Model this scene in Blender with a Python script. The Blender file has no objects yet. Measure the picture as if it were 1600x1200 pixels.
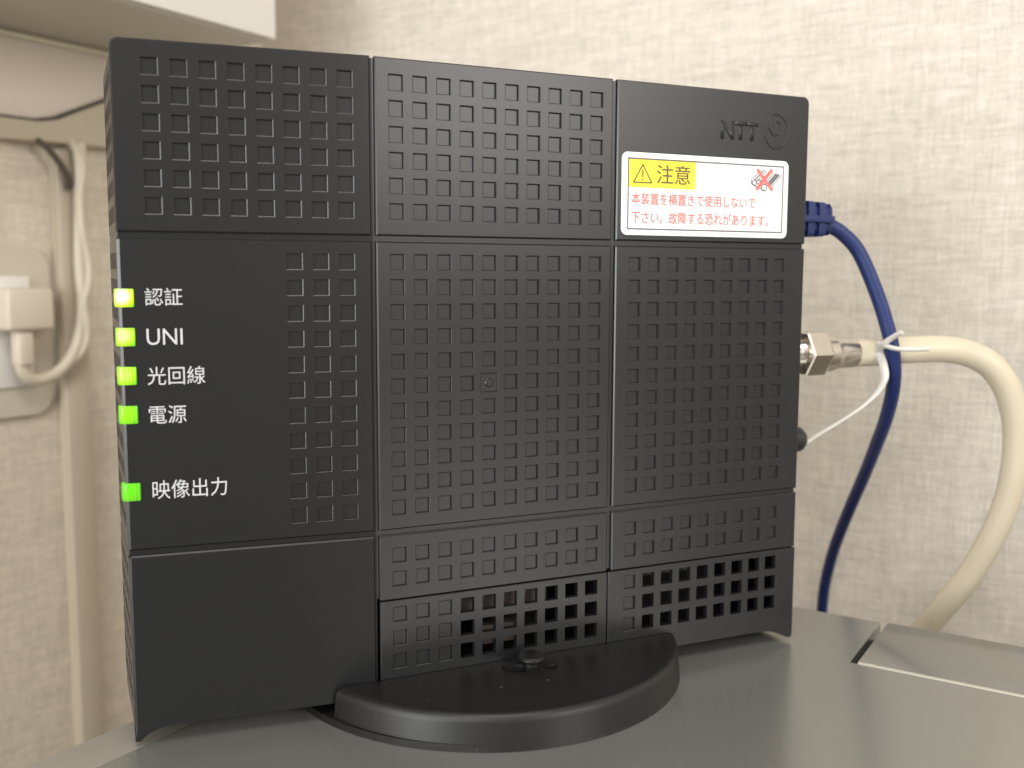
import bpy, bmesh, math, random
from mathutils import Vector, Matrix
random.seed(4)
C = bpy.context.scene.collection
SC = 0.00083                      # one drawing unit (about 0.83 mm) in metres
Z0 = 156.2                        # desk top lies 156.2 units under the origin of the drawing
TH = math.radians(33.4)           # the room stands at this angle to the terminal

# ------------------------------------------------------------------ camera
cd = bpy.data.cameras.new('camera'); cam = bpy.data.objects.new('camera', cd); C.objects.link(cam)
cam.location = Vector((-11.3218, -232.2981, -47.1823 + Z0)) * SC
cam.rotation_euler = (1.4635, -0.0035, -0.42133)
cd.sensor_width = 36.0; cd.lens = 1565.995 / 1600 * 36.0
cd.clip_start = 0.005; cd.clip_end = 50
cd.dof.use_dof = True; cd.dof.focus_distance = 255 * SC; cd.dof.aperture_fstop = 17.0
bpy.context.scene.camera = cam

# ------------------------------------------------------------------ light
w = bpy.data.worlds.new("World"); bpy.context.scene.world = w; w.use_nodes = True
bg = w.node_tree.nodes['Background']; bg.inputs['Color'].default_value = (1.0, 0.95, 0.88, 1); bg.inputs['Strength'].default_value = 0.42

def area(name, loc, target, size, power, col):
    l = bpy.data.lights.new(name, 'AREA'); l.shape = 'SQUARE'; l.size = size; l.energy = power; l.color = col
    o = bpy.data.objects.new(name, l); C.objects.link(o); o.location = Vector(loc)
    o.rotation_euler = (Vector(target) - Vector(loc)).to_track_quat('-Z', 'Y').to_euler()
    return o
area('room_lamp', (0.55, -1.13, 0.44), (0.12, 0.0, 0.10), 0.44, 6.6, (1.0, 0.955, 0.90))
area('overhead_fill', (0.0, -0.36, 0.70), (0.14, 0.02, 0.08), 0.30, 2.7, (1.0, 0.98, 0.93))  # unseen lamp above and behind the camera, added as fill light
area('window_light', (-0.90, -0.56, 0.14), (0.0, 0.0, 0.06), 0.42, 8.3, (0.97, 0.985, 1.0))
area('high_left_fill', (-0.60, -0.90, 0.60), (0.05, 0.0, 0.08), 0.40, 4.8, (1.0, 0.99, 0.97))  # unseen fill light added from the upper left, not a known window
vs = bpy.context.scene.view_settings
vs.view_transform = 'Standard'; vs.look = 'None'; vs.exposure = 0.0; vs.gamma = 1.0

# ------------------------------------------------------------------ materials
def mat(name, col, rough=0.5, metal=0.0, spec=0.5, noise=None, bump=None, emit=None):
    m = bpy.data.materials.new(name); m.use_nodes = True
    nt = m.node_tree; b = nt.nodes['Principled BSDF']
    b.inputs['Base Color'].default_value = (*col, 1); b.inputs['Roughness'].default_value = rough
    b.inputs['Metallic'].default_value = metal; b.inputs['Specular IOR Level'].default_value = spec
    tc = nt.nodes.new('ShaderNodeTexCoord')
    if noise:      # (scale, amount): gentle mottling of the colour
        n = nt.nodes.new('ShaderNodeTexNoise'); n.inputs['Scale'].default_value = noise[0]; n.inputs['Detail'].default_value = 5
        nt.links.new(tc.outputs['Object'], n.inputs['Vector'])
        mx = nt.nodes.new('ShaderNodeMixRGB'); k = noise[1]
        mx.inputs['Color1'].default_value = (*[c * (1 - k) for c in col], 1); mx.inputs['Color2'].default_value = (*[min(1, c * (1 + k)) for c in col], 1)
        nt.links.new(n.outputs['Fac'], mx.inputs['Fac']); nt.links.new(mx.outputs['Color'], b.inputs['Base Color'])
    if bump:       # (scale, strength, distance)
        n2 = nt.nodes.new('ShaderNodeTexNoise'); n2.inputs['Scale'].default_value = bump[0]; n2.inputs['Detail'].default_value = 3
        nt.links.new(tc.outputs['Object'], n2.inputs['Vector'])
        bp = nt.nodes.new('ShaderNodeBump'); bp.inputs['Strength'].default_value = bump[1]; bp.inputs['Distance'].default_value = bump[2]
        nt.links.new(n2.outputs['Fac'], bp.inputs['Height']); nt.links.new(bp.outputs['Normal'], b.inputs['Normal'])
    if emit: b.inputs['Emission Color'].default_value = (*emit[0], 1); b.inputs['Emission Strength'].default_value = emit[1]
    return m

def wallpaper(name, base, axis):
    """woven linen wallpaper: irregular threads both ways; axis = the horizontal direction of the sheet in object space"""
    m = bpy.data.materials.new(name); m.use_nodes = True; nt = m.node_tree; N = nt.nodes.new; L = nt.links.new
    b = nt.nodes['Principled BSDF']; b.inputs['Roughness'].default_value = 0.85; b.inputs['Specular IOR Level'].default_value = 0.2
    tc = N('ShaderNodeTexCoord')
    def thread(along, across, seed, detail=4):
        mp = N('ShaderNodeMapping'); s = [300, 300, 300]
        if axis == 'X': s = [along, 1, across]
        else: s = [1, along, across]
        mp.inputs['Scale'].default_value = s; mp.inputs['Location'].default_value = (seed, seed * 1.7, seed * 0.6)
        n = N('ShaderNodeTexNoise'); n.inputs['Scale'].default_value = 1.0; n.inputs['Detail'].default_value = detail; n.inputs['Roughness'].default_value = 0.62
        n.inputs['Distortion'].default_value = 0.25
        L(tc.outputs['Object'], mp.inputs['Vector']); L(mp.outputs['Vector'], n.inputs['Vector']); return n.outputs['Fac']
    def math_(op, x, y):
        a = N('ShaderNodeMath'); a.operation = op
        for i, v in enumerate((x, y)):
            if isinstance(v, (int, float)): a.inputs[i].default_value = v
            else: L(v, a.inputs[i])
        return a.outputs[0]
    h = thread(110, 1000, 3.1); v = thread(1000, 110, 9.7); h2 = thread(30, 330, 5.2); v2 = thread(300, 30, 1.9); fine = thread(1300, 1300, 7.7, 2)
    f = math_('ADD', math_('ADD', math_('MULTIPLY', h, 0.30), math_('MULTIPLY', v, 0.27)), math_('ADD', math_('MULTIPLY', h2, 0.14), math_('MULTIPLY', v2, 0.12)))
    f = math_('ADD', f, math_('MULTIPLY', fine, 0.17))
    r = N('ShaderNodeMapRange'); r.inputs['From Min'].default_value = 0.40; r.inputs['From Max'].default_value = 0.60
    L(f, r.inputs['Value'])
    mx = N('ShaderNodeMixRGB'); mx.inputs['Color1'].default_value = (*[c * 0.72 for c in base], 1); mx.inputs['Color2'].default_value = (*[min(1, c * 1.10) for c in base], 1)
    L(r.outputs['Result'], mx.inputs['Fac']); L(mx.outputs['Color'], b.inputs['Base Color'])
    bp = N('ShaderNodeBump'); bp.inputs['Strength'].default_value = 0.5; bp.inputs['Distance'].default_value = 0.0006
    L(f, bp.inputs['Height']); L(bp.outputs['Normal'], b.inputs['Normal'])
    return m

M = {}
M['shell'] = mat('charcoal_plastic', (0.0095, 0.0098, 0.0108), 0.31, noise=(900, 0.12), bump=(9000, 0.25, 0.00003))
M['inner'] = mat('inner_black', (0.010, 0.010, 0.010), 0.7, noise=(500, 0.3))
M['board'] = mat('inner_board', (0.12, 0.10, 0.088), 0.6, noise=(400, 0.5))
M['stand'] = mat('stand_plastic', (0.006, 0.006, 0.0062), 0.45, noise=(500, 0.35), bump=(7000, 0.2, 0.00003))
M['print'] = mat('white_print', (0.50, 0.50, 0.52), 0.6, noise=(2000, 0.08))
M['sticker'] = mat('sticker_paper', (0.86, 0.85, 0.83), 0.35, noise=(300, 0.02))
M['yellow'] = mat('yellow_print', (0.86, 0.70, 0.035), 0.4, noise=(900, 0.05))
M['red'] = mat('red_print', (0.80, 0.16, 0.15), 0.5, noise=(1500, 0.15))
M['greyink'] = mat('grey_print', (0.13, 0.13, 0.135), 0.5, noise=(1500, 0.15))
M['brownink'] = mat('dark_print', (0.12, 0.085, 0.03), 0.5, noise=(1500, 0.15))
M['blue'] = mat('blue_jacket', (0.008, 0.022, 0.115), 0.5, noise=(200, 0.12), bump=(2500, 0.15, 0.0001))
M['coax'] = mat('ivory_jacket', (0.60, 0.53, 0.40), 0.38, noise=(60, 0.06))
M['nickel'] = mat('nickel', (0.62, 0.58, 0.52), 0.24, metal=1.0, noise=(700, 0.12), bump=(3000, 0.3, 0.00005))
M['tie'] = mat('white_tie', (0.64, 0.62, 0.57), 0.4, noise=(400, 0.04))
M['black'] = mat('black_plastic', (0.018, 0.018, 0.018), 0.4, noise=(500, 0.2))
M['desk'] = mat('grey_paint', (0.35, 0.352, 0.33), 0.24, metal=0.68, noise=(7, 0.05), bump=(2600, 0.10, 0.00004))
M['rim'] = mat('grey_rim', (0.27, 0.25, 0.22), 0.35, noise=(20, 0.05))
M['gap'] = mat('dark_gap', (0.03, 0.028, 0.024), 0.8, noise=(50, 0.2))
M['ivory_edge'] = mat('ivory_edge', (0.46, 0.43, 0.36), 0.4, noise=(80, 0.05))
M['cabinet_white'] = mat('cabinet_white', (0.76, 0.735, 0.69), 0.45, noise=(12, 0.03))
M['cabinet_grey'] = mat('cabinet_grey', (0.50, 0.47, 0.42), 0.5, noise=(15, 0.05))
M['cream'] = mat('cream_trim', (0.86, 0.81, 0.64), 0.4, noise=(40, 0.05))
M['beige'] = mat('beige_plastic', (0.46, 0.40, 0.30), 0.5, noise=(25, 0.06))
M['outlet'] = mat('outlet_plastic', (0.56, 0.50, 0.41), 0.4, noise=(30, 0.03))
M['plug'] = mat('plug_plastic', (0.60, 0.53, 0.43), 0.4, noise=(30, 0.04))
M['cord'] = mat('cord_beige', (0.52, 0.46, 0.36), 0.4, noise=(50, 0.05))
M['cord_dark'] = mat('cord_brown', (0.06, 0.04, 0.03), 0.5, noise=(50, 0.2))
M['wall'] = wallpaper('linen_wallpaper_right', (0.67, 0.615, 0.54), 'Y')
M['wall2'] = wallpaper('linen_wallpaper_left', (0.68, 0.605, 0.50), 'X')
M['trunk'] = mat('trunk_plastic', (0.42, 0.36, 0.275), 0.5, noise=(25, 0.06))
M['lint'] = mat('lint', (0.22, 0.21, 0.19), 0.9, noise=(500, 0.2))
M['smooth_wall'] = mat('smooth_panel', (0.68, 0.60, 0.52), 0.6, noise=(30, 0.03))
M['floor'] = mat('floor_board', (0.30, 0.22, 0.14), 0.4, noise=(6, 0.2))

def led_mat(k, hot):
    m = bpy.data.materials.new('green_led_%d' % k); m.use_nodes = True; nt = m.node_tree; N = nt.nodes.new; L = nt.links.new
    b = nt.nodes['Principled BSDF']; b.inputs['Base Color'].default_value = (0.05, 0.35, 0.01, 1); b.inputs['Roughness'].default_value = 0.2
    tc = N('ShaderNodeTexCoord')
    # the hot spot of the diode inside the lens, and the fluting of the lens
    sub = N('ShaderNodeVectorMath'); sub.operation = 'SUBTRACT'; sub.inputs[1].default_value = Vector((0.5, 0, 0.4)) * SC
    L(tc.outputs['Object'], sub.inputs[0])
    ln = N('ShaderNodeVectorMath'); ln.operation = 'LENGTH'; L(sub.outputs[0], ln.inputs[0])
    r = N('ShaderNodeMapRange'); r.inputs['From Min'].default_value = (0.3 + 0.8 * hot) * SC; r.inputs['From Max'].default_value = (2.6 + 0.7 * hot) * SC
    L(ln.outputs['Value'], r.inputs['Value'])
    wv = N('ShaderNodeTexWave'); wv.inputs['Scale'].default_value = 0.42 / SC; wv.inputs['Distortion'].default_value = 1.5; wv.bands_direction = 'X'
    L(tc.outputs['Object'], wv.inputs['Vector'])
    a = N('ShaderNodeMath'); a.operation = 'MULTIPLY_ADD'; L(wv.outputs['Fac'], a.inputs[0]); a.inputs[1].default_value = -0.42 + 0.25 * hot; L(r.outputs['Result'], a.inputs[2])
    cr = N('ShaderNodeValToRGB'); e = cr.color_ramp.elements
    e[0].position = 0.0; e[0].color = (0.10 + 0.95 * hot, 0.62 + 0.5 * hot, 1.3 * max(0, hot - 0.45), 1)
    e[1].position = 1.0; e[1].color = (0.04 + 0.05 * hot, 0.20 + 0.12 * hot, 0.0, 1)
    mid = cr.color_ramp.elements.new(0.45); mid.color = (0.15 + 0.55 * hot, 0.36 + 0.42 * hot, 0.0, 1)
    L(a.outputs[0], cr.inputs['Fac']); L(cr.outputs['Color'], b.inputs['Emission Color']); b.inputs['Emission Strength'].default_value = 0.95 + 0.35 * hot
    return m

# ------------------------------------------------------------------ helpers
def P(x, y, z): return Vector((x * SC, y * SC, (z + Z0) * SC))        # drawing units -> metres
def link(name, me, m, parent=None, loc=None, smooth=False):
    o = bpy.data.objects.new(name, me); C.objects.link(o)
    if m is not None:
        me.materials.clear(); me.materials.append(m)
    if parent is not None: o.parent = parent
    if loc is not None: o.location = loc
    if smooth:
        for p in me.polygons: p.use_smooth = True
    return o
def thing(name, label, cat, loc=(0, 0, 0), rz=0.0, group=None):
    o = bpy.data.objects.new(name, None); C.objects.link(o); o.empty_display_size = 0.02
    o.location = loc; o.rotation_euler = (0, 0, rz); o['label'] = label; o['category'] = cat
    if group: o['group'] = group
    return o
def tag(o, label, cat, group=None):
    o['label'] = label; o['category'] = cat
    if group: o['group'] = group
    return o
def finish(bm, name, m, parent=None, smooth=False, doubles=True, origin=None):
    if doubles: bmesh.ops.remove_doubles(bm, verts=bm.verts, dist=1e-7)
    bmesh.ops.recalc_face_normals(bm, faces=bm.faces)
    loc = None
    if origin is not None:
        loc = Vector(origin); bmesh.ops.translate(bm, vec=-loc, verts=bm.verts)
    me = bpy.data.meshes.new(name); bm.to_mesh(me); bm.free()
    return link(name, me, m, parent, loc, smooth)
def shade_auto(o, deg=35):
    for p in o.data.polygons: p.use_smooth = True
    bm = bmesh.new(); bm.from_mesh(o.data)
    for e in bm.edges:
        if len(e.link_faces) == 2 and e.calc_face_angle(0) > math.radians(deg): e.smooth = False
    bm.to_mesh(o.data); bm.free()

def box(name, m, lo, hi, parent=None, bevel=0.0, segs=2, q=P, taper=None):
    bm = bmesh.new()
    vs = [bm.verts.new(q(x, y, z)) for x in (lo[0], hi[0]) for y in (lo[1], hi[1]) for z in (lo[2], hi[2])]
    for f in ((0, 1, 3, 2), (4, 6, 7, 5), (0, 4, 5, 1), (2, 3, 7, 6), (0, 2, 6, 4), (1, 5, 7, 3)): bm.faces.new([vs[i] for i in f])
    if bevel: bmesh.ops.bevel(bm, geom=bm.edges[:], offset=bevel * SC, segments=segs, profile=0.5, affect='EDGES')
    o = finish(bm, name, m, parent)
    if bevel: shade_auto(o, 40)
    return o

def spline(pts, n=10):
    out = []
    Q = [pts[0] * 2 - pts[1]] + pts + [pts[-1] * 2 - pts[-2]]
    for i in range(1, len(Q) - 2):
        p0, p1, p2, p3 = Q[i - 1:i + 3]
        for k in range(n):
            t = k / n
            out.append(0.5 * ((2 * p1) + (p2 - p0) * t + (2 * p0 - 5 * p1 + 4 * p2 - p3) * t * t + (3 * p1 - p0 - 3 * p2 + p3) * t ** 3))
    out.append(pts[-1]); return out
def tube(name, m, pts, r, parent=None, sides=20, n=10, flat=1.0, curved=True, rfun=None, twist=0.0):
    path = spline(pts, n) if curved else pts
    bm = bmesh.new(); rings = []; up = Vector((0, 0, 1)); prev = None
    for i, p in enumerate(path):
        d = (path[min(i + 1, len(path) - 1)] - path[max(i - 1, 0)]).normalized()
        if prev is None:
            a = d.cross(up)
            if a.length < 0.1: a = d.cross(Vector((1, 0, 0)))
        else: a = prev - d * prev.dot(d)
        a.normalize(); prev = a; b_ = d.cross(a)
        rr = r * (rfun(i / (len(path) - 1)) if rfun else 1.0); tw = twist * i / (len(path) - 1)
        rings.append([bm.verts.new(p + (a * math.cos(t + tw) * rr + b_ * math.sin(t + tw) * rr) if flat == 1 else
                      p + (a * math.cos(tw) + b_ * math.sin(tw)) * math.cos(t) * rr + (b_ * math.cos(tw) - a * math.sin(tw)) * math.sin(t) * rr * flat)
                      for t in [2 * math.pi * k / sides for k in range(sides)]])
    for A, B in zip(rings, rings[1:]):
        for k in range(sides): bm.faces.new((A[k], A[(k + 1) % sides], B[(k + 1) % sides], B[k]))
    bm.faces.new(rings[0][::-1]); bm.faces.new(rings[-1])
    o = finish(bm, name, m, parent); shade_auto(o, 50); return o
def lathe_x(name, m, prof, cy, cz, parent=None, sides=28):
    """profile (x, r) turned about an axis along x"""
    bm = bmesh.new(); rings = []
    for x, r in prof:
        rings.append([bm.verts.new(P(x, cy + r * math.cos(t), cz + r * math.sin(t))) for t in [2 * math.pi * k / sides for k in range(sides)]])
    for A, B in zip(rings, rings[1:]):
        for k in range(sides): bm.faces.new((A[k], A[(k + 1) % sides], B[(k + 1) % sides], B[k]))
    bm.faces.new(rings[0][::-1]); bm.faces.new(rings[-1])
    o = finish(bm, name, m, parent); shade_auto(o, 35); return o
def prism(name, m, outline, y0, y1, parent=None, q=P, bevel=0.0, caps=(True, True)):
    """outline = [(x, z)...] pushed along y"""
    bm = bmesh.new()
    y0f = y0 if callable(y0) else (lambda x: y0); y1f = y1 if callable(y1) else (lambda x: y1)
    A = [bm.verts.new(q(x, y0f(x), z)) for x, z in outline]; B = [bm.verts.new(q(x, y1f(x), z)) for x, z in outline]
    n = len(outline)
    for i in range(n): bm.faces.new((A[i], A[(i + 1) % n], B[(i + 1) % n], B[i]))
    if caps[0]: fa = bm.faces.new(A)
    if caps[1]: bm.faces.new(B[::-1])
    if bevel and caps[0]:
        es = [e for e in fa.edges]; bmesh.ops.bevel(bm, geom=es, offset=bevel * SC, segments=2, profile=0.5, affect='EDGES')
    return finish(bm, name, m, parent)

# ------------------------------------------------------------------ the terminal
TILT = 0.0955
def QL(x, y, z): return P(x, y + TILT * (56.0 - x), z)          # the left column of panels leans back
term = thing('network_terminal', 'black upright network terminal with square grid grooves and five green lights', 'network device', P(93, 20, -156.2))
term_inv = Vector(term.location)
kids = []
def adopt(o, parent=None):
    """parent keeping the world place"""
    p = parent or term; o.parent = p
    o.matrix_parent_inverse = Matrix.Translation(-Vector(p.location) if p is term else -term_inv)
    return o

def panel(name, x0, x1, z0, z1, holes, q=P, m=None, rings='lrtb', depth=1.5, ch=0.32, foot=None, open_back=1.6, rc=None, chl=None):
    """front panel with real recesses; holes = (left, top, w, h, depth or None for a hole right through)"""
    bm = bmesh.new()
    q0 = q; rad = 1.9
    def q(x, y, z):       # rounds the corner(s) named in rc
        if rc and z > z1 - rad:
            side_ = x < x0 + rad if rc == 'l' else x > x1 - rad
            if side_:
                cx = x0 + rad if rc == 'l' else x1 - rad; dx = (x - cx) / rad; dz = (z - z1 + rad) / rad
                m_ = max(abs(dx), dz); l_ = math.hypot(dx, dz) or 1.0
                x = cx + dx * m_ / l_ * rad; z = z1 - rad + dz * m_ / l_ * rad
        return q0(x, y, z)
    def uniq(v):
        v = sorted(v); o = [v[0]]
        for a in v[1:]:
            if a - o[-1] > 1e-4: o.append(a)
        return o
    xs = [x0, x1]; zs = [z0, z1]
    if 'l' in rings: xs.append(x0 + (chl or ch))
    if 'r' in rings: xs.append(x1 - ch)
    if 't' in rings: zs.append(z1 - ch)
    if 'b' in rings: zs.append(z0 + ch)
    for hx, hz, hw, hh, d in holes: xs += [hx, hx + hw]; zs += [hz, hz - hh]
    if rc:
        fr = [rad * k / 6 for k in range(7)]; zs += [z1 - f for f in fr]; xs += [x0 + f for f in fr] if rc == 'l' else [x1 - f for f in fr]
    xs = uniq(xs); zs = uniq(zs)
    def yv(i, j):
        y = 0
        if i == 0 and 'l' in rings or i == len(xs) - 1 and 'r' in rings or j == 0 and 'b' in rings or j == len(zs) - 1 and 't' in rings: y = ch
        return y
    G = [[bm.verts.new(q(x, yv(i, j), z)) for j, z in enumerate(zs)] for i, x in enumerate(xs)]
    def inhole(i, j):
        cx = (xs[i] + xs[i + 1]) / 2; cz = (zs[j] + zs[j + 1]) / 2
        for h in holes:
            if h[0] < cx < h[0] + h[2] and h[1] - h[3] < cz < h[1]: return True
        return False
    for i in range(len(xs) - 1):
        for j in range(len(zs) - 1):
            if not inhole(i, j): bm.faces.new((G[i][j], G[i + 1][j], G[i + 1][j + 1], G[i][j + 1]))
    for hx, hz, hw, hh, d in holes:
        t = 0.27 if d else 0.05; dd = d if d else open_back
        r0 = [(hx, hz - hh), (hx + hw, hz - hh), (hx + hw, hz), (hx, hz)]
        r1 = [(hx + t, hz - hh + t), (hx + hw - t, hz - hh + t), (hx + hw - t, hz - t), (hx + t, hz - t)]
        A = [bm.verts.new(q(x, 0, z)) for x, z in r0]; B = [bm.verts.new(q(x, dd, z)) for x, z in r1]
        if d:           # softened lip, then the drafted wall
            i_ = 0.17; jx = random.uniform(-0.02, 0.02)
            Lp = [bm.verts.new(q(x, 0.10, z)) for x, z in ((hx + i_ + jx, hz - hh + i_), (hx + hw - i_ + jx, hz - hh + i_), (hx + hw - i_ + jx, hz - i_), (hx + i_ + jx, hz - i_))]
            for k in range(4): bm.faces.new((A[k], A[(k + 1) % 4], Lp[(k + 1) % 4], Lp[k]))
            A = Lp
        for k in range(4): bm.faces.new((A[k], A[(k + 1) % 4], B[(k + 1) % 4], B[k]))
        if d: bm.faces.new(B)
    # the panel's own sides
    def side(pts):
        for (a, b_) in zip(pts, pts[1:]):
            va = [bm.verts.new(q(a[0], a[1], a[2])), bm.verts.new(q(b_[0], b_[1], b_[2])), bm.verts.new(q(b_[0], depth, b_[2])), bm.verts.new(q(a[0], depth, a[2]))]
            bm.faces.new(va)
    side([(x0, ch if 'l' in rings else 0, z) for z in zs])
    side([(x1, ch if 'r' in rings else 0, z) for z in zs])
    side([(x, ch if 't' in rings else 0, z1) for x in xs])
    if not foot: side([(x0, ch if 'b' in rings else 0, z0), (x1, ch if 'b' in rings else 0, z0)])
    if foot:       # strip under the grid, cut to the arched foot outline, from the lower left to the lower right
        top = [G[i][0] for i in range(len(xs))]
        fv = [bm.verts.new(q(x, 0, z)) for x, z in foot]
        bm.faces.new(top[::-1] + fv)
        side([(x, 0, z) for x, z in foot])
        side([(x0, 0, z0), (foot[0][0], 0, foot[0][1])]); side([(x1, 0, z0), (foot[-1][0], 0, foot[-1][1])])
    o = finish(bm, name, m or M['shell'])
    return adopt(o)

HW, HH = 3.8, 3.95
def arr(xl, zt, cols, rows, d=0.62, skip=()):
    return [(xl + 6.0 * c, zt - 6.0 * r, HW, HH, d) for c in cols for r in rows if (c, r) not in skip]
def arrL(cols, zt, rows): return [(48.52 - (7 - c) * 6.049, zt - 6.0 * r, HW, HH, 0.62) for c in cols for r in rows]
ZT = 3.7; ZA, ZB = -37.7, -39.1; ZC, ZD = -109.4, -110.8; ZS = -127.0; ZBOT = -151.7
XL0, XL1, XM0, XM1, XR0, XR1 = 0.2, 56.3, 57.5, 121.4, 122.8, 185.6
FOOT_L = [(0.2, -154.6), (1.3, -154.8), (2.3, -153.8), (3.8, -152.75), (5.5, -152.1), (7.4, -151.75), (9.6, -151.65), (12.7, -151.65), (56.3, -151.65)]
FOOT_R = [(122.8, -151.7), (172.5, -151.8), (176.0, -152.0), (178.6, -152.6), (181.6, -153.9), (184.0, -155.0), (185.2, -155.0), (185.6, -154.4)]
pn = 'front_panel'
panel(pn, XL0, XL1, ZA, ZT, arrL(range(8), 0.0, range(6)), QL, rc='l', chl=0.6)
panel(pn, XL0, XL1, ZC, ZB, arrL((5, 6, 7), -42.0, range(11)), QL, chl=0.6)
panel(pn, XL0, XL1, -151.0, ZD, [], QL, rings='lrt', foot=FOOT_L, chl=0.6)
panel(pn, XM0, XM1, ZA, ZT, arr(60.72, 0.0, range(10), range(6)))
mid = panel(pn, XM0, XM1, ZC, ZB, arr(60.72, -42.0, range(10), range(11), skip=((4, 5),)) + [(60.72 + 24 - 0.65, -42.0 - 30 + 0.5, 5.0, 5.0, 0.4)])
panel(pn, XM0, XM1, ZS + 0.05, ZD, arr(60.72, -114.0, range(10), range(2)), rings='lrt')
panel(pn, XR0, XR1, ZA, ZT, [], rc='r')
panel(pn, XR0, XR1, ZC, ZB, arr(126.8, -42.0, range(9), range(11)))
panel(pn, XR0, XR1, ZS + 0.05, ZD, arr(126.8, -114.0, range(9), range(2)), rings='lrt')
v = panel('vent_panel', XM0, XM1, -151.9, ZS - 0.45, arr(60.72, -129.1, (0, 1, 2), range(3)) + arr(60.72, -129.1, range(3, 10), range(3), None), rings='lt', ch=0.18)
v = panel('vent_panel', XR0 - 0.9, XR1, -150.0, ZS - 0.45, arr(126.8, -129.1, (0,), range(3)) + arr(126.8, -129.1, range(1, 9), range(3), None), rings='lt', ch=0.18,
          foot=[(XR0 - 0.9, -151.7)] + FOOT_R[1:])
# faint round moulding mark in the one wide square
bm = bmesh.new(); bmesh.ops.create_cone(bm, cap_ends=True, segments=24, radius1=1.15 * SC, radius2=0.9 * SC, depth=0.24 * SC, matrix=Matrix.Translation(P(60.72 + 24 + 1.9, 0.2, -42.0 - 30 - 2.0)) @ Matrix.Rotation(math.radians(90), 4, 'X'))
adopt(finish(bm, 'moulding_mark', M['shell']))

# housing behind the panels
OUT = [(0.5, 1.6), (0.9, 2.9), (2.0, 3.4), (183.6, 3.4), (184.9, 2.9), (185.3, 1.6)] + [(x - 0.3, z + 0.3) for x, z in FOOT_R[::-1][:-1]] + [(122.8, -151.4), (56.3, -151.4)] + [(x + 0.3, z + 0.3) for x, z in FOOT_L[::-1][1:]]
yfront = lambda x: 1.05 + max(0.0, TILT * (56.0 - x))
adopt(prism('housing', M['shell'], OUT, yfront, 42.0, caps=(False, True)))
def backing(x0, x1, z0, z1, q, y=0.85):
    bm = bmesh.new()
    bm.faces.new([bm.verts.new(q(x, y, z)) for x, z in ((x0, z0), (x1, z0), (x1, z1), (x0, z1))]); return bm
bm = bmesh.new()
for (a0, a1, b0, b1, q) in ((0.5, 56.9, -151.3, 3.3, QL), (56.9, 122.1, -126.6, 3.3, P), (122.1, 185.2, -126.6, 3.3, P)):
    # groove floor lies 0.85 behind the face, except where it would cover the recess floors: those are nearer
    bm.faces.new([bm.verts.new(q(x, 0.86, z)) for x, z in ((a0, b0), (a1, b0), (a1, b1), (a0, b1))])
adopt(finish(bm, 'groove_floor', M['shell'], doubles=False))
# what shows through the vent: a board edge and a shield can, far inside dark walls
adopt(box('circuit_board', M['board'], (79.2, 4.6, -136.4), (105.5, 5.6, -120), bevel=0.2))
adopt(box('shield_can', M['board'], (88.0, 9.0, -146.0), (100.0, 15.0, -140.8), bevel=0.3))
adopt(box('inner_wall', M['inner'], (58.5, 24.0, -151), (184.5, 25.0, -112)))
adopt(box('inner_floor', M['inner'], (58.5, 2.6, -151.2), (184.5, 24.0, -150.6)))
adopt(box('shield_can', M['board'], (133.5, 4.6, -131.6), (152.0, 9.0, -122), bevel=0.3))
adopt(box('inner_rib', M['inner'], (120.8, 2.0, -151), (123.0, 24.0, -127)))

# left side wall with its own grid of recesses
def QS(x, y, z): return P(0.32 + y, 41.5 - x, z)       # x runs along the depth of the terminal
panel('side_panel', 0.0, 34.0, ZA, 1.0, [(2.0 + 6 * c, -1.5 - 6 * r, HW, HH, 0.9) for c in range(5) for r in range(6)], QS, rings='lrtb', depth=1.0)
panel('side_panel', 0.0, 34.0, ZC, ZB, [(2.0 + 6 * c, -42.0 - 6 * r, HW, HH, 0.9) for c in range(5) for r in range(11)], QS, rings='lrtb', depth=1.0)
panel('side_panel', 0.0, 34.0, -150, ZD, [(2.0 + 6 * c, -114.0 - 6 * r, HW, HH, 0.9) for c in range(5) for r in range(6)], QS, rings='lrtb', depth=1.0)

# lights that wrap the left front edge
for k, (zc, hot, what) in enumerate(((-52.3, 1.0, 'brightest, nearly white at its core'), (-60.95, 0.7, 'second'), (-69.6, 0.55, 'third'), (-78.35, 0.25, 'fourth'), (-95.9, 0.0, 'dimmest, set apart below'))):
    bm = bmesh.new()
    prof = [(-0.62, 7.5), (-0.62, 5.2), (-0.35, 4.55), (0.25, 4.05), (3.15, 3.95), (3.35, 4.3), (3.4, 6.5), (3.4, 7.5)]
    A = [bm.verts.new(P(x, y + 0.55, zc - 2.0)) for x, y in prof]; B = [bm.verts.new(P(x, y + 0.55, zc + 2.0)) for x, y in prof]
    for i in range(len(prof)): j = (i + 1) % len(prof); bm.faces.new((A[i], A[j], B[j], B[i]))
    bm.faces.new(A); bm.faces.new(B[::-1])
    bmesh.ops.bevel(bm, geom=bm.edges[:], offset=0.22 * SC, segments=2, profile=0.5, affect='EDGES')
    o = finish(bm, 'led_light', led_mat(k, hot), origin=P(0.2, 4.0, zc)); shade_auto(o, 45)
    # parent keeping the place
    o.parent = term; o.matrix_parent_inverse = Matrix.Translation(-term_inv)
    o['label'] = 'green light, ' + what

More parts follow.
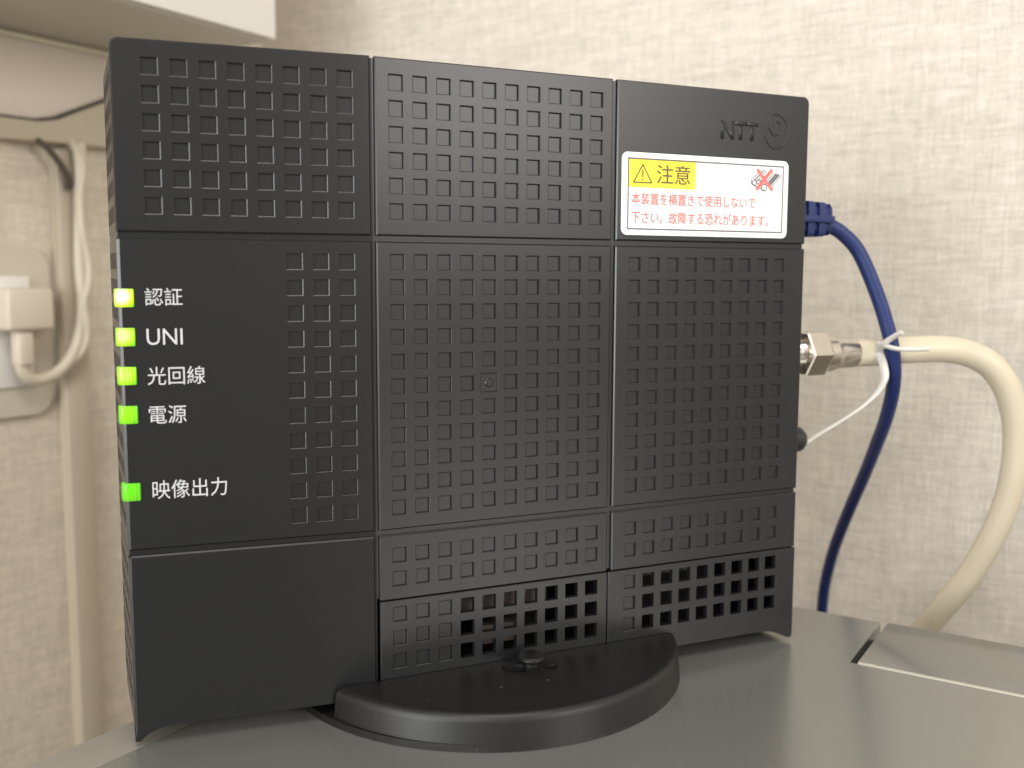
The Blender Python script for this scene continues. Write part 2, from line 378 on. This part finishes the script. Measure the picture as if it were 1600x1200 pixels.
# printed words
def text(body, m, x0, x1, z0, z1, name='lettering', q=P, y=-0.04, parent=None, bold=0.0, thick=0.02, keep=False):
    cu = bpy.data.curves.new('t', 'FONT'); cu.body = body; cu.size = 1.0; cu.resolution_u = 3; cu.offset = bold
    ob = bpy.data.objects.new('t', cu); C.objects.link(ob)
    bpy.context.view_layer.update()
    me = bpy.data.meshes.new_from_object(ob.evaluated_get(bpy.context.evaluated_depsgraph_get()))
    bpy.data.objects.remove(ob)
    if not me.vertices: return None
    xs = [v.co.x for v in me.vertices]; ys = [v.co.y for v in me.vertices]
    sx = (x1 - x0) / (max(xs) - min(xs)); sy = (z1 - z0) / (max(ys) - min(ys))
    for v in me.vertices:
        v.co = q(x0 + (v.co.x - min(xs)) * sx, y, z0 + (v.co.y - min(ys)) * sy)
    o = link(name, me, m); adopt(o, parent) if parent is None else adopt(o, parent)
    return o
for body, a in (('認証', (5.6, 13.5, -54.0, -50.1)), ('UNI', (5.7, 13.3, -62.8, -59.15)), ('光回線', (5.6, 17.9, -71.8, -67.7)), ('電源', (5.6, 13.6, -80.6, -76.5)), ('映像出力', (5.8, 22.0, -97.9, -93.6))):
    text(body, M['print'], *a, q=QL)

# raised mark in the upper right corner: three capitals and a loop
logo = text('NTT', M['shell'], 155.2, 167.8, -9.6, -4.6, name='raised_letters', bold=0.04, y=-0.05)
if logo:
    mod = bmesh.new(); mod.from_mesh(logo.data)
    r = bmesh.ops.extrude_face_region(mod, geom=mod.faces[:])
    bmesh.ops.translate(mod, vec=Vector((0, 0.3 * SC, 0)), verts=[g for g in r['geom'] if isinstance(g, bmesh.types.BMVert)])
    bmesh.ops.translate(mod, vec=Vector((0, -0.05 * SC, 0)), verts=mod.verts)
    bmesh.ops.recalc_face_normals(mod, faces=mod.faces); mod.to_mesh(logo.data); mod.free()
pts = []
for k in range(37):
    t = math.radians(95 + 10 * k * 1.0); pts.append(P(174.1 + 4.0 * math.cos(t), 0.0, -6.6 + 4.7 * math.sin(t)))
adopt(tube('raised_ring', M['shell'], pts, 0.22 * SC, sides=8, n=2))
pts = [P(174.1 + x, 0.0, -6.6 + z) for x, z in ((-2.4, 3.2), (-2.6, 1.2), (-1.2, -0.9), (0.6, -0.8), (1.6, 0.8), (1.2, 2.4), (-0.2, 2.6), (-1.0, 1.5))]
adopt(tube('raised_loop', M['shell'], pts, 0.22 * SC, sides=8, n=6))

# warning sticker
def rr(x0, x1, z0, z1, r, n=6):
    o = []
    for cx, cz, a0 in ((x1 - r, z1 - r, 0), (x0 + r, z1 - r, 90), (x0 + r, z0 + r, 180), (x1 - r, z0 + r, 270)):
        for k in range(n + 1): t = math.radians(a0 + 90 * k / n); o.append((cx + r * math.cos(t), cz + r * math.sin(t)))
    return o
stk = adopt(prism('warning_sticker', M['sticker'], rr(124.2, 178.7, -36.2, -14.6, 1.7), -0.10, 0.01))
stk['label'] = 'white warning sticker with yellow heading block and two lines of red Japanese text'
def sub(o):
    o.parent = stk; o.matrix_parent_inverse = Matrix.Identity(4); return o
def flat(name, m, polys, y=-0.12):
    bm = bmesh.new()
    for pl in polys: bm.faces.new([bm.verts.new(P(x, y, z)) for x, z in pl])
    return sub(finish(bm, name, m, doubles=False))
def seg(xa, za, xb, zb, w):
    d = Vector((xb - xa, zb - za)).normalized(); n = Vector((-d.y, d.x)) * w / 2
    return [(xa + n.x, za + n.y), (xb + n.x, zb + n.y), (xb - n.x, zb - n.y), (xa - n.x, za - n.y)]
fx0, fx1, fz0, fz1, fw = 126.0, 177.1, -34.8, -16.0, 0.42
flat('frame_line', M['greyink'], [[(fx0, fz1), (fx1, fz1), (fx1, fz1 - fw), (fx0, fz1 - fw)], [(fx0, fz0 + fw), (fx1, fz0 + fw), (fx1, fz0), (fx0, fz0)],
     [(fx0, fz1 - fw), (fx0 + fw, fz1 - fw), (fx0 + fw, fz0 + fw), (fx0, fz0 + fw)], [(fx1 - fw, fz1 - fw), (fx1, fz1 - fw), (fx1, fz0 + fw), (fx1 - fw, fz0 + fw)]])
flat('yellow_block', M['yellow'], [[(fx0 + fw, -16.34), (147.3, -16.34), (147.3, -23.7), (fx0 + fw, -23.7)]])
tri = [(130.6, -17.7), (127.8, -22.4), (133.4, -22.4)]
flat('triangle_mark', M['brownink'], [seg(*tri[i], *tri[(i + 1) % 3], 0.36) for i in range(3)] + [seg(130.6, -19.0, 130.6, -21.0, 0.4), seg(130.6, -21.4, 130.6, -21.85, 0.45)], y=-0.14)
def stext(body, m, *a, bold=0.0):
    cu = text(body, m, *a, y=-0.14, bold=bold)
    if cu:
        bm = bmesh.new(); bm.from_mesh(cu.data)        # ink spread: the same outlines a hair apart
        g = bm.verts[:] + bm.edges[:] + bm.faces[:]
        for k, (dx, dz) in enumerate(((0.11, 0.0), (0.055, 0.07))):
            d = bmesh.ops.duplicate(bm, geom=g); bmesh.ops.translate(bm, vec=Vector((dx, -0.006 * (k + 1), dz)) * SC, verts=[v for v in d['geom'] if isinstance(v, bmesh.types.BMVert)])
        bm.to_mesh(cu.data); bm.free()
        cu.parent = stk; cu.matrix_parent_inverse = Matrix.Identity(4)
# stk itself keeps vertices in world space, so its children do too
stext('注意', M['brownink'], 134.9, 145.5, -22.5, -17.5)
stext('本装置を横置きで使用しないで', M['red'], 127.2, 167.4, -28.2, -25.1)
stext('下さい。故障する恐れがあります。', M['red'], 127.2, 172.0, -33.1, -29.9)
hatch = []
for k in range(9):
    x = 166.2 + k * 0.85; hatch.append(seg(x, -20.0 - 0.22 * k, x + 3.2, -17.2 - 0.16 * k, 0.26 + 0.16 * (k % 3 == 1) + 0.35 * (k in (6, 7))))
hatch += [seg(170.6, -23.7, 175.9, -20.2, 0.12), seg(171.2, -24.3, 175.9, -21.0, 0.12), seg(165.8, -20.0, 166.0, -21.4, 0.25), seg(166.0, -21.4, 170.4, -23.0, 0.25)]
for cx, cz, rad in ((166.9, -21.0, 0.75), (168.3, -20.7, 0.6), (170.3, -22.2, 0.95)):
    for k in range(10):
        a0, a1 = 2 * math.pi * k / 10, 2 * math.pi * (k + 1) / 10
        hatch.append(seg(cx + rad * math.cos(a0), cz + rad * math.sin(a0), cx + rad * math.cos(a1), cz + rad * math.sin(a1), 0.32))
flat('device_drawing', M['greyink'], hatch, y=-0.14)
flat('red_cross', M['red'], [seg(167.6, -22.9, 172.9, -17.2, 1.1)], y=-0.17)
flat('red_cross', M['red'], [seg(167.7, -17.2, 173.2, -22.9, 0.9)], y=-0.16)

# sockets on the hidden right side
adopt(lathe_x('coax_socket', M['nickel'], [(185.2, 4.6), (187, 4.6), (187, 4.1)] + [(187 + 0.5 * k, 4.1 + (0.3 if k % 2 else 0)) for k in range(34)] + [(204.0, 4.0)], 20, -71.2))

# ------------------------------------------------------------------ the round stand
stand = thing('terminal_stand', 'black half-round plastic stand under the terminal, with a small round lock knob', 'stand', P(94.7, 19.5, -156.2))
def to(o, par):
    o.parent = par; o.matrix_parent_inverse = par.matrix_basis.inverted() if par.parent is None else Matrix.Identity(4); return o
def fixparent(o, par):
    o.parent = par; o.matrix_parent_inverse = (Matrix.Translation(par.location) @ Matrix.Rotation(par.rotation_euler.z, 4, 'Z')).inverted(); return o
def dshape(name, m, cx, cy, prof, ycut, front=True, n=72, holes=()):
    """half disc: prof = (radius, z) from the table up over the rounded rim; flat cut at y = ycut"""
    bm = bmesh.new(); rings = []
    for r, z in prof:
        s = (ycut - cy) / r; s = max(-1, min(1, s)); a = math.asin(s)
        if front: a0, a1 = math.pi - a, 2 * math.pi + a
        else: a0, a1 = a, math.pi - a
        rings.append([bm.verts.new(P(cx + r * math.cos(a0 + (a1 - a0) * k / n), cy + r * math.sin(a0 + (a1 - a0) * k / n), z)) for k in range(n + 1)])
    for A, B in zip(rings, rings[1:]):
        for k in range(n): bm.faces.new((A[k], A[k + 1], B[k + 1], B[k]))
    bm.faces.new([r[0] for r in rings] + [r[-1] for r in rings[::-1]])   # the cut
    bm.faces.new(rings[0][::-1])
    z = prof[-1][1]
    if holes:
        es = []
        top = rings[-1]
        for k in range(len(top)):
            e = bm.edges.get((top[k], top[(k + 1) % len(top)])) or bm.edges.new((top[k], top[(k + 1) % len(top)])); es.append(e)
        for h in holes:
            hv = [bm.verts.new(P(x, y, z)) for x, y in h]; lo = [bm.verts.new(P(x, y, z - 3.4)) for x, y in h]
            for k in range(len(h)):
                j = (k + 1) % len(h); es.append(bm.edges.new((hv[k], hv[j]))); bm.faces.new((hv[k], hv[j], lo[j], lo[k]))
            bm.faces.new(lo)
        bmesh.ops.triangle_fill(bm, use_beauty=True, use_dissolve=False, edges=es)
    else: bm.faces.new(rings[-1])
    o = finish(bm, name, m, doubles=False); shade_auto(o, 38); return o
ell = lambda cx, cy, rx, ry, rot=0.0, n=20: [(cx + rx * math.cos(t) * math.cos(rot) - ry * math.sin(t) * math.sin(rot), cy + rx * math.cos(t) * math.sin(rot) + ry * math.sin(t) * math.cos(rot)) for t in [2 * math.pi * k / n for k in range(n)]]
RIM = [(53.5, -156.15), (53.4, -155.6), (52.9, -149.6), (52.6, -148.3), (52.1, -147.7), (51.3, -147.45), (50.6, -147.4)]
fixparent(dshape('front_foot', M['stand'], 94.7, 19.8, RIM, -0.45, True, holes=(ell(91.2, -6.3, 3.6, 2.7, -0.5), ell(99.9, -9.0, 1.9, 1.8, 0))), stand)
fixparent(dshape('back_foot', M['stand'], 94.7, 19.8, RIM, 42.6, False), stand)
lp = [(93.6 + 53.9 * math.cos(2 * math.pi * k / 72), 20.9 + 53.9 * math.sin(2 * math.pi * k / 72)) for k in range(72)]
bm = bmesh.new()
lp2 = lp
A = [bm.verts.new(P(x, y, -156.1)) for x, y in lp2]; B = [bm.verts.new(P(x, y, -154.4)) for x, y in lp2]
for k in range(len(A)): j = (k + 1) % len(A); bm.faces.new((A[k], A[j], B[j], B[k]))
bm.faces.new(A); bm.faces.new(B)
fixparent(finish(bm, 'base_plate', M['stand']), stand)
# mushroom knob
bm = bmesh.new(); rings = []
for r, z in ((2.3, -150.6), (2.2, -146.6), (3.4, -146.1), (3.75, -145.5), (3.7, -145.0), (3.3, -144.7), (0.01, -144.6)):
    rings.append([bm.verts.new(P(96.2 + r * math.cos(t), -5.8 + r * math.sin(t), z)) for t in [2 * math.pi * k / 32 for k in range(32)]])
for A, B in zip(rings, rings[1:]):
    for k in range(32): bm.faces.new((A[k], A[(k + 1) % 32], B[(k + 1) % 32], B[k]))
bm.faces.new(rings[0])
o = finish(bm, 'lock_knob', M['stand']); shade_auto(o, 30); fixparent(o, stand)

# ------------------------------------------------------------------ cables at the right
CX = Vector((-11.3218, -232.2981, -47.1823)); F = 1565.995
ROT = (Matrix.Rotation(-0.42133, 3, 'Z') @ Matrix.Rotation(-0.0035, 3, 'Y') @ Matrix.Rotation(1.4635, 3, 'X'))
ax = Vector((math.cos(TH), math.sin(TH), 0))
def W(u, v, s):
    """place in the room: where the survey line of a photo point meets the upright plane at distance s along the desk"""
    d = ROT @ Vector(((u - 800) / F, -(v - 600) / F, -1.0)); t = (s - CX.dot(ax)) / d.dot(ax); p = CX + d * t
    return P(p.x, p.y, p.z)
eth = thing('ethernet_cable', 'dark blue ethernet cable arching out of the terminal and hanging behind the desk', 'cable', P(204, 20, -29))
# boot with strain relief ribs
def bootring(x, hy, hz, r=1.2):
    return [(x, 20 + y, -29.3 + z) for y, z in rr(-hy, hy, -hz, hz, r, 3)]
bm = bmesh.new(); sec = []
prof = [(186, 5.4, 5.6)]
for k in range(4):
    x = 190.6 + 4.4 * k; s = 1.0 - 0.035 * k
    prof += [(x, 5.4 * s, 6.0 * s), (x + 2.6, 5.3 * s, 5.9 * s), (x + 2.75, 4.5 * s, 4.7 * s), (x + 4.25, 4.4 * s, 4.6 * s)]
prof += [(208.6, 4.5, 4.9), (209.8, 3.8, 4.0), (210.0, 2.4, 2.4)]
prev = None
for x, hy, hz in prof:
    cur = [bm.verts.new(P(*c)) for c in bootring(x, hy, hz, min(1.3, hy * 0.5))]
    if prev:
        for k in range(len(cur)): j = (k + 1) % len(cur); bm.faces.new((prev[k], prev[j], cur[j], cur[k]))
    else: bm.faces.new(cur[::-1])
    prev = cur
bm.faces.new(prev)
o = finish(bm, 'plug_boot', M['blue']); shade_auto(o, 30); fixparent(o, eth)
fixparent(box('boot_spine', M['blue'], (188, 14.2, -30.4), (209.3, 16.0, -28.2), bevel=0.4), eth)
bp = [P(207.5, 20, -29.4)] + [W(*c) for c in ((1293, 351, 187), (1315, 364, 190), (1340, 391, 193), (1362, 438, 195), (1382, 495, 197), (1395, 550, 199), (1396, 602, 205), (1385, 652, 217), (1370, 693, 230), (1350, 743, 246),
     (1324, 803, 262), (1303, 858, 276), (1290, 908, 286), (1284.5, 950, 292), (1283, 1000, 298), (1290, 1120, 306))]
fixparent(tube('jacket', M['blue'], bp, 2.3 * SC, sides=24), eth)

cox = thing('coaxial_cable', 'thick ivory coaxial cable with nickel screw connector looping out at the right', 'cable', P(204, 20, -71))
bm = bmesh.new(); rings = []
for x, r in ((201.6, 7.35), (202.1, 7.75), (209.0, 7.75), (209.9, 7.2), (210.4, 6.2)):
    ch = r < 7.2
    rings.append([bm.verts.new(P(x, 20 + r * math.cos(t), -71.2 + r * math.sin(t))) for t in [math.radians(2) + 2 * math.pi * k / 6 for k in range(6)]])
for A, B in zip(rings, rings[1:]):
    for k in range(6): bm.faces.new((A[k], A[(k + 1) % 6], B[(k + 1) % 6], B[k]))
bm.faces.new(rings[0][::-1]); bm.faces.new(rings[-1])
o = finish(bm, 'hex_nut', M['nickel']); fixparent(o, cox)
fixparent(lathe_x('crimp_sleeve', M['nickel'], [(209.8, 5.9), (213.8, 5.9), (214.1, 5.5), (214.6, 5.35), (216.4, 5.3), (216.6, 5.05), (223.0, 5.0), (223.4, 4.7)], 20, -71.6), cox)
cp = [P(218, 20, -71.6), P(224, 19.6, -71.8)] + [W(*c) for c in ((1380, 550, 204), (1430, 546, 212), (1480, 546, 220), (1520, 555, 227), (1553, 576, 232), (1576, 613, 236), (1588, 665, 239), (1586, 725, 241), (1573, 785, 243),
     (1547, 845, 245), (1510, 905, 248), (1466, 958, 252), (1430, 1000, 256), (1380, 1060, 262))]
fixparent(tube('jacket', M['coax'], cp, 4.45 * SC, sides=28, n=12), cox)

# black round power plug seen edge-on and the white tie on it
pw = thing('power_plug', 'small black round power plug sticking out below the coaxial connector', 'plug', P(190, 20, -98.8))
fixparent(lathe_x('plug_grip', M['black'], [(185.4, 4.2), (200.5, 4.3), (202.5, 4.0), (203.8, 3.0), (204.6, 1.2), (204.7, 0.2)], 20, -98.8), pw)
fixparent(lathe_x('plug_collar', M['black'], [(185.4, 4.9), (187.5, 4.9), (188.0, 4.3)], 20, -98.8), pw)
tp = [W(*c) for c in ((1252, 697, 181), (1280, 678, 185), (1310, 660, 189), (1345, 637, 193), (1370, 614, 195.5), (1382, 592, 196), (1380, 570, 196.5), (1374, 550, 198), (1381, 538, 193.5), (1395, 527, 192.5), (1409, 519, 192))]
tp2 = [W(*c) for c in ((1373, 552, 199), (1373, 537, 197), (1385, 541, 193.5), (1402, 545, 192.5), (1425, 546, 193), (1450, 545, 196))]
tie = thing('cable_tie', 'thin white plastic tie knotted round the blue and ivory cables', 'cable tie', tp[5])
fixparent(tube('strap', M['tie'], tp, 1.3 * SC, sides=12, flat=0.5, rfun=lambda t: max(0.45, 0.95 - 2.2 * t) if t < 0.34 else (0.45 + (t - 0.34) * 3.2 if t < 0.52 else 1.03), twist=1.6), tie)
fixparent(tube('tie_end', M['tie'], tp2, 1.05 * SC, sides=12, flat=0.7), tie)

# ------------------------------------------------------------------ the room: local frame X along the left wall, Y away from the viewer
def R(x, y, z): return Vector((x * SC, y * SC, (z + Z0) * SC))
def room(o): o.rotation_euler = (0, 0, TH); return o
def rbox(name, m, lo, hi, bevel=0.0, segs=2): return room(box(name, m, lo, hi, bevel=bevel, segs=segs, q=R))
def rchild(o, par):
    o.rotation_euler = (0, 0, 0); o.parent = par; o.matrix_parent_inverse = Matrix.Translation(-Vector(par['base'])); return o
def rthing(name, label, cat, base):
    b = R(*base); o = thing(name, label, cat, Matrix.Rotation(TH, 3, 'Z') @ b, TH); o['base'] = tuple(b); return o
# desk
desk = rthing('desk', 'grey desk top with pale rim and separate access cover at the back right', 'desk', (0, -100, -156.2))
D = -156.2
bm = bmesh.new()
out = [(-700, -800), (146.4, -800), (146.4, -121.2), (186.3, -121.2), (186.3, 4.0), (-700, 4.0)]
A = [bm.verts.new(R(x, y, D)) for x, y in out]; B = [bm.verts.new(R(x, y, D - 6)) for x, y in out]
for k in range(6): bm.faces.new((A[k], A[(k + 1) % 6], B[(k + 1) % 6], B[k]))
bm.faces.new(A); bm.faces.new(B[::-1])
bmesh.ops.bevel(bm, geom=[e for e in bm.edges if all(abs(v.co.z - (D + Z0) * SC) < 1e-6 for v in e.verts) and not (all(abs(v.co.y - 4 * SC) < 1e-6 for v in e.verts))], offset=0.35 * SC, segments=2, profile=0.5, affect='EDGES')
rchild(room(finish(bm, 'desk_top', M['desk'])), desk)
bm = bmesh.new(); secs = [(4.0, D), (5.0, D - 0.02), (17.5, D - 1.1), (20.6, D - 1.8), (22.4, D - 3.5), (22.8, D - 7), (22.8, D - 40), (4.0, D - 40)]
A = [bm.verts.new(R(-700, y, z)) for y, z in secs]; B = [bm.verts.new(R(186.3, y, z)) for y, z in secs]
for k in range(len(secs)): j = (k + 1) % len(secs); bm.faces.new((A[k], A[j], B[j], B[k]))
bm.faces.new(A); bm.faces.new(B)
o = room(finish(bm, 'side_rim', M['rim'])); shade_auto(o, 30); rchild(o, desk)
rchild(rbox('access_cover', M['desk'], (147.9, -800, D - 5), (186.3, -123.4, D + 0.35), bevel=0.3), desk)
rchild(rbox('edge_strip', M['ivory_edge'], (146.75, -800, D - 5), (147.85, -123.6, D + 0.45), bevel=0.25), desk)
rchild(rbox('gap_floor', M['gap'], (130, -800, D - 8.2), (186.0, -110, D - 6.2)), desk)
rchild(rbox('desk_body', M['rim'], (-690, -795, D - 700), (185.5, 3.5, D - 8.5)), desk)

# walls and floor
def sheet(name, m, pts):
    bm = bmesh.new(); bm.faces.new([bm.verts.new(R(*p)) for p in pts])
    o = room(finish(bm, name, m)); o['kind'] = 'structure'; return o
o = rbox('wall_right', M['wall'], (330, -1500, D - 750), (390, 298.0, 1100)); o['kind'] = 'structure'
o = rbox('wall_left', M['wall2'], (-1800, 298.2, D - 750), (390, 358, 1100)); o['kind'] = 'structure'
o = rbox('floor', M['floor'], (-1800, -1500, D - 760), (329.5, 297.8, D - 702)); o['kind'] = 'structure'

# hanging cabinet, upper left
cab = rthing('wall_cabinet', 'white wall cabinet with grey underside above the left of the terminal', 'cabinet', (100, 250, 75))
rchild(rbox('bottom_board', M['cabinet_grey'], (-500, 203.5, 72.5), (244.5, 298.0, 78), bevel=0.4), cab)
rchild(rbox('front_board', M['cabinet_white'], (-500, 200.5, 73.6), (246, 203.3, 420), bevel=0.6), cab)
rchild(rbox('carcass', M['cabinet_white'], (-500, 203.6, 78.2), (245.4, 298.0, 420), bevel=0.4), cab)
tr = rbox('wall_trim', M['cream'], (-500, 293.5, 68.9), (262, 298.0, 72.4), bevel=1.2, segs=3)
tag(tr, 'thin cream trim strip under the cabinet against the left wall', 'trim')
# cast beige duct cover under it, top edge bent upward
duct = rthing('duct_cover', 'beige duct cover with a painted shadow strip along its kinked upper edge below the wall cabinet', 'duct cover', (190, 298, 17))
ol = [(60, 16.0), (285, 22.5), (285, 76.5), (262, 67.3), (211.7, 46.1), (192.6, 37.7), (178.5, 31.2), (168.6, 29.2), (60, 27.6)]
rchild(room(prism('cover', M['beige'], ol, 288.0, 298.0, q=R, bevel=0.8)), duct)
ol2 = [(60, 29.6), (150, 30.6), (168.6, 30.8), (178.0, 32.8), (192.0, 39.2), (211.2, 47.8), (256, 66.8), (256, 68.6), (60, 68.6)]
rchild(room(prism('upper_panel', M['smooth_wall'], ol2, 292.5, 298.0, q=R, bevel=0.4)), duct)
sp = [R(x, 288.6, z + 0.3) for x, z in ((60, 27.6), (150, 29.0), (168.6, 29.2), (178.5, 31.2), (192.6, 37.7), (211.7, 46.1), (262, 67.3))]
rchild(room(tube('gap_shadow', M['gap'], sp, 0.8 * SC, sides=8, curved=False)), duct)  # dark strip stands in for the shadow along the cover's top gap

# cable trunking, cords, outlet
tk = rthing('cable_trunking', 'beige vertical cable trunking on the left wall', 'trunking', (185, 298, -200))
rchild(rbox('trunk_base', M['beige'], (178.6, 294.5, -800), (191.6, 298.0, 17), bevel=0.5), tk)
rchild(rbox('trunk_lid', M['trunk'], (177.8, 288.8, -800), (192.4, 294.5, 17), bevel=1.6), tk)
ou = rthing('wall_outlet', 'pale rounded wall outlet plate at the left edge of the view', 'outlet', (152, 298, -76))
rchild(room(prism('outlet_plate', M['outlet'], rr(118, 174.5, -119, -33, 9), 295.2, 297.9, q=R, bevel=1.2)), ou)
rchild(rbox('socket', M['cabinet_white'], (134, 293.6, -104), (163, 295.0, -48), bevel=0.6), ou)
pg = rthing('mains_plug', 'beige block power plug in the wall outlet with its cord curving up', 'plug', (156, 292, -64))
rchild(rbox('plug_body', M['plug'], (142, 279, -74.8), (166.8, 293.5, -54.0), bevel=2.0, segs=3), pg)
rchild(rbox('strain_relief', M['plug'], (148.0, 281.5, -93), (157.0, 289.5, -74.5), bevel=2.2, segs=3), pg)
cpt = [R(x, y, z) for x, y, z in ((152, 285.5, -88), (151.5, 285.5, -94), (154.5, 285, -98.6), (161, 284.5, -100), (170, 284, -97), (178, 283.5, -89), (183, 283.5, -78), (185, 283, -62), (185.2, 284, -38), (186.2, 283, -8), (187.4, 284, 14), (188, 290, 21))]
rchild(room(tube('cord', M['cord'], cpt, 3.1 * SC, sides=14)), pg)
c2 = [R(x, y, z) for x, y, z in ((189.5, 284, 20), (187, 281, 5), (184.8, 281, -8), (184.6, 280, -24), (187.4, 280, -40), (187, 279.8, -52), (184.6, 281, -62), (185.4, 280.4, -72), (185.5, 281, -80), (182.0, 282, -88), (176, 284, -94))]
tw = room(tube('thin_cord', M['cord'], c2, 1.9 * SC, sides=12)); tag(tw, 'thin beige cord winding round the thicker cord on the left wall', 'cord')
dk = room(tube('dark_cord', M['cord_dark'], [R(x, y, z) for x, y, z in ((166, 287, 20), (171, 285, 15.5), (176.5, 284, 8.5), (180.5, 284, 1.5), (181.6, 285.5, -3))], 1.9 * SC, sides=12, rfun=lambda t: 0.75 + 0.35 * t))
tag(dk, 'short dark brown cord slanting out from under the duct cover', 'cord')

# dust: lint fibres caught on the rim of the stand and a few specks on the terminal
def lint(name, spots, par, n):
    bm = bmesh.new()
    for k in range(n):
        p = spots(k); d = Vector((random.uniform(-1, 1), random.uniform(-1, 0.2), random.uniform(-0.3, 1))).normalized(); L_ = random.uniform(0.25, 1.1); w_ = 0.022
        a = Vector(p); b = a + d * L_ * 0.5; c = b + (d + Vector((random.uniform(-.6, .6), 0, random.uniform(-.6, .6)))) * L_ * 0.4
        for u_, v_ in ((a, b), (b, c)):
            n1 = (v_ - u_).cross(Vector((0.3, 1, 0.2))).normalized() * w_; n2 = (v_ - u_).cross(n1).normalized() * w_
            A = [bm.verts.new(P(*(u_ + o_))) for o_ in (n1, n2, -n1 - n2)]; B = [bm.verts.new(P(*(v_ + o_))) for o_ in (n1, n2, -n1 - n2)]
            for i in range(3): bm.faces.new((A[i], A[(i + 1) % 3], B[(i + 1) % 3], B[i]))
    o = finish(bm, name, M['lint'], doubles=False); o['kind'] = 'stuff'; return o
def rim_spot(k):
    t = math.radians(random.uniform(185, 350)); r_ = 53.6; return (94.7 + r_ * math.cos(t), 19.8 + r_ * math.sin(t), -156.0 + abs(random.gauss(0, 0.5)))
def top_spot(k):
    while True:
        x, y = random.uniform(50, 140), random.uniform(-31, -1)
        if math.hypot(x - 94.7, y - 19.8) < 50: return (x, y, -147.35)
fixparent(lint('lint', rim_spot, None, 55), stand)
fixparent(lint('lint', top_spot, None, 5), stand)
adopt(lint('lint', lambda k: (random.uniform(58, 184), -0.05, random.uniform(-126, 2)), None, 12))
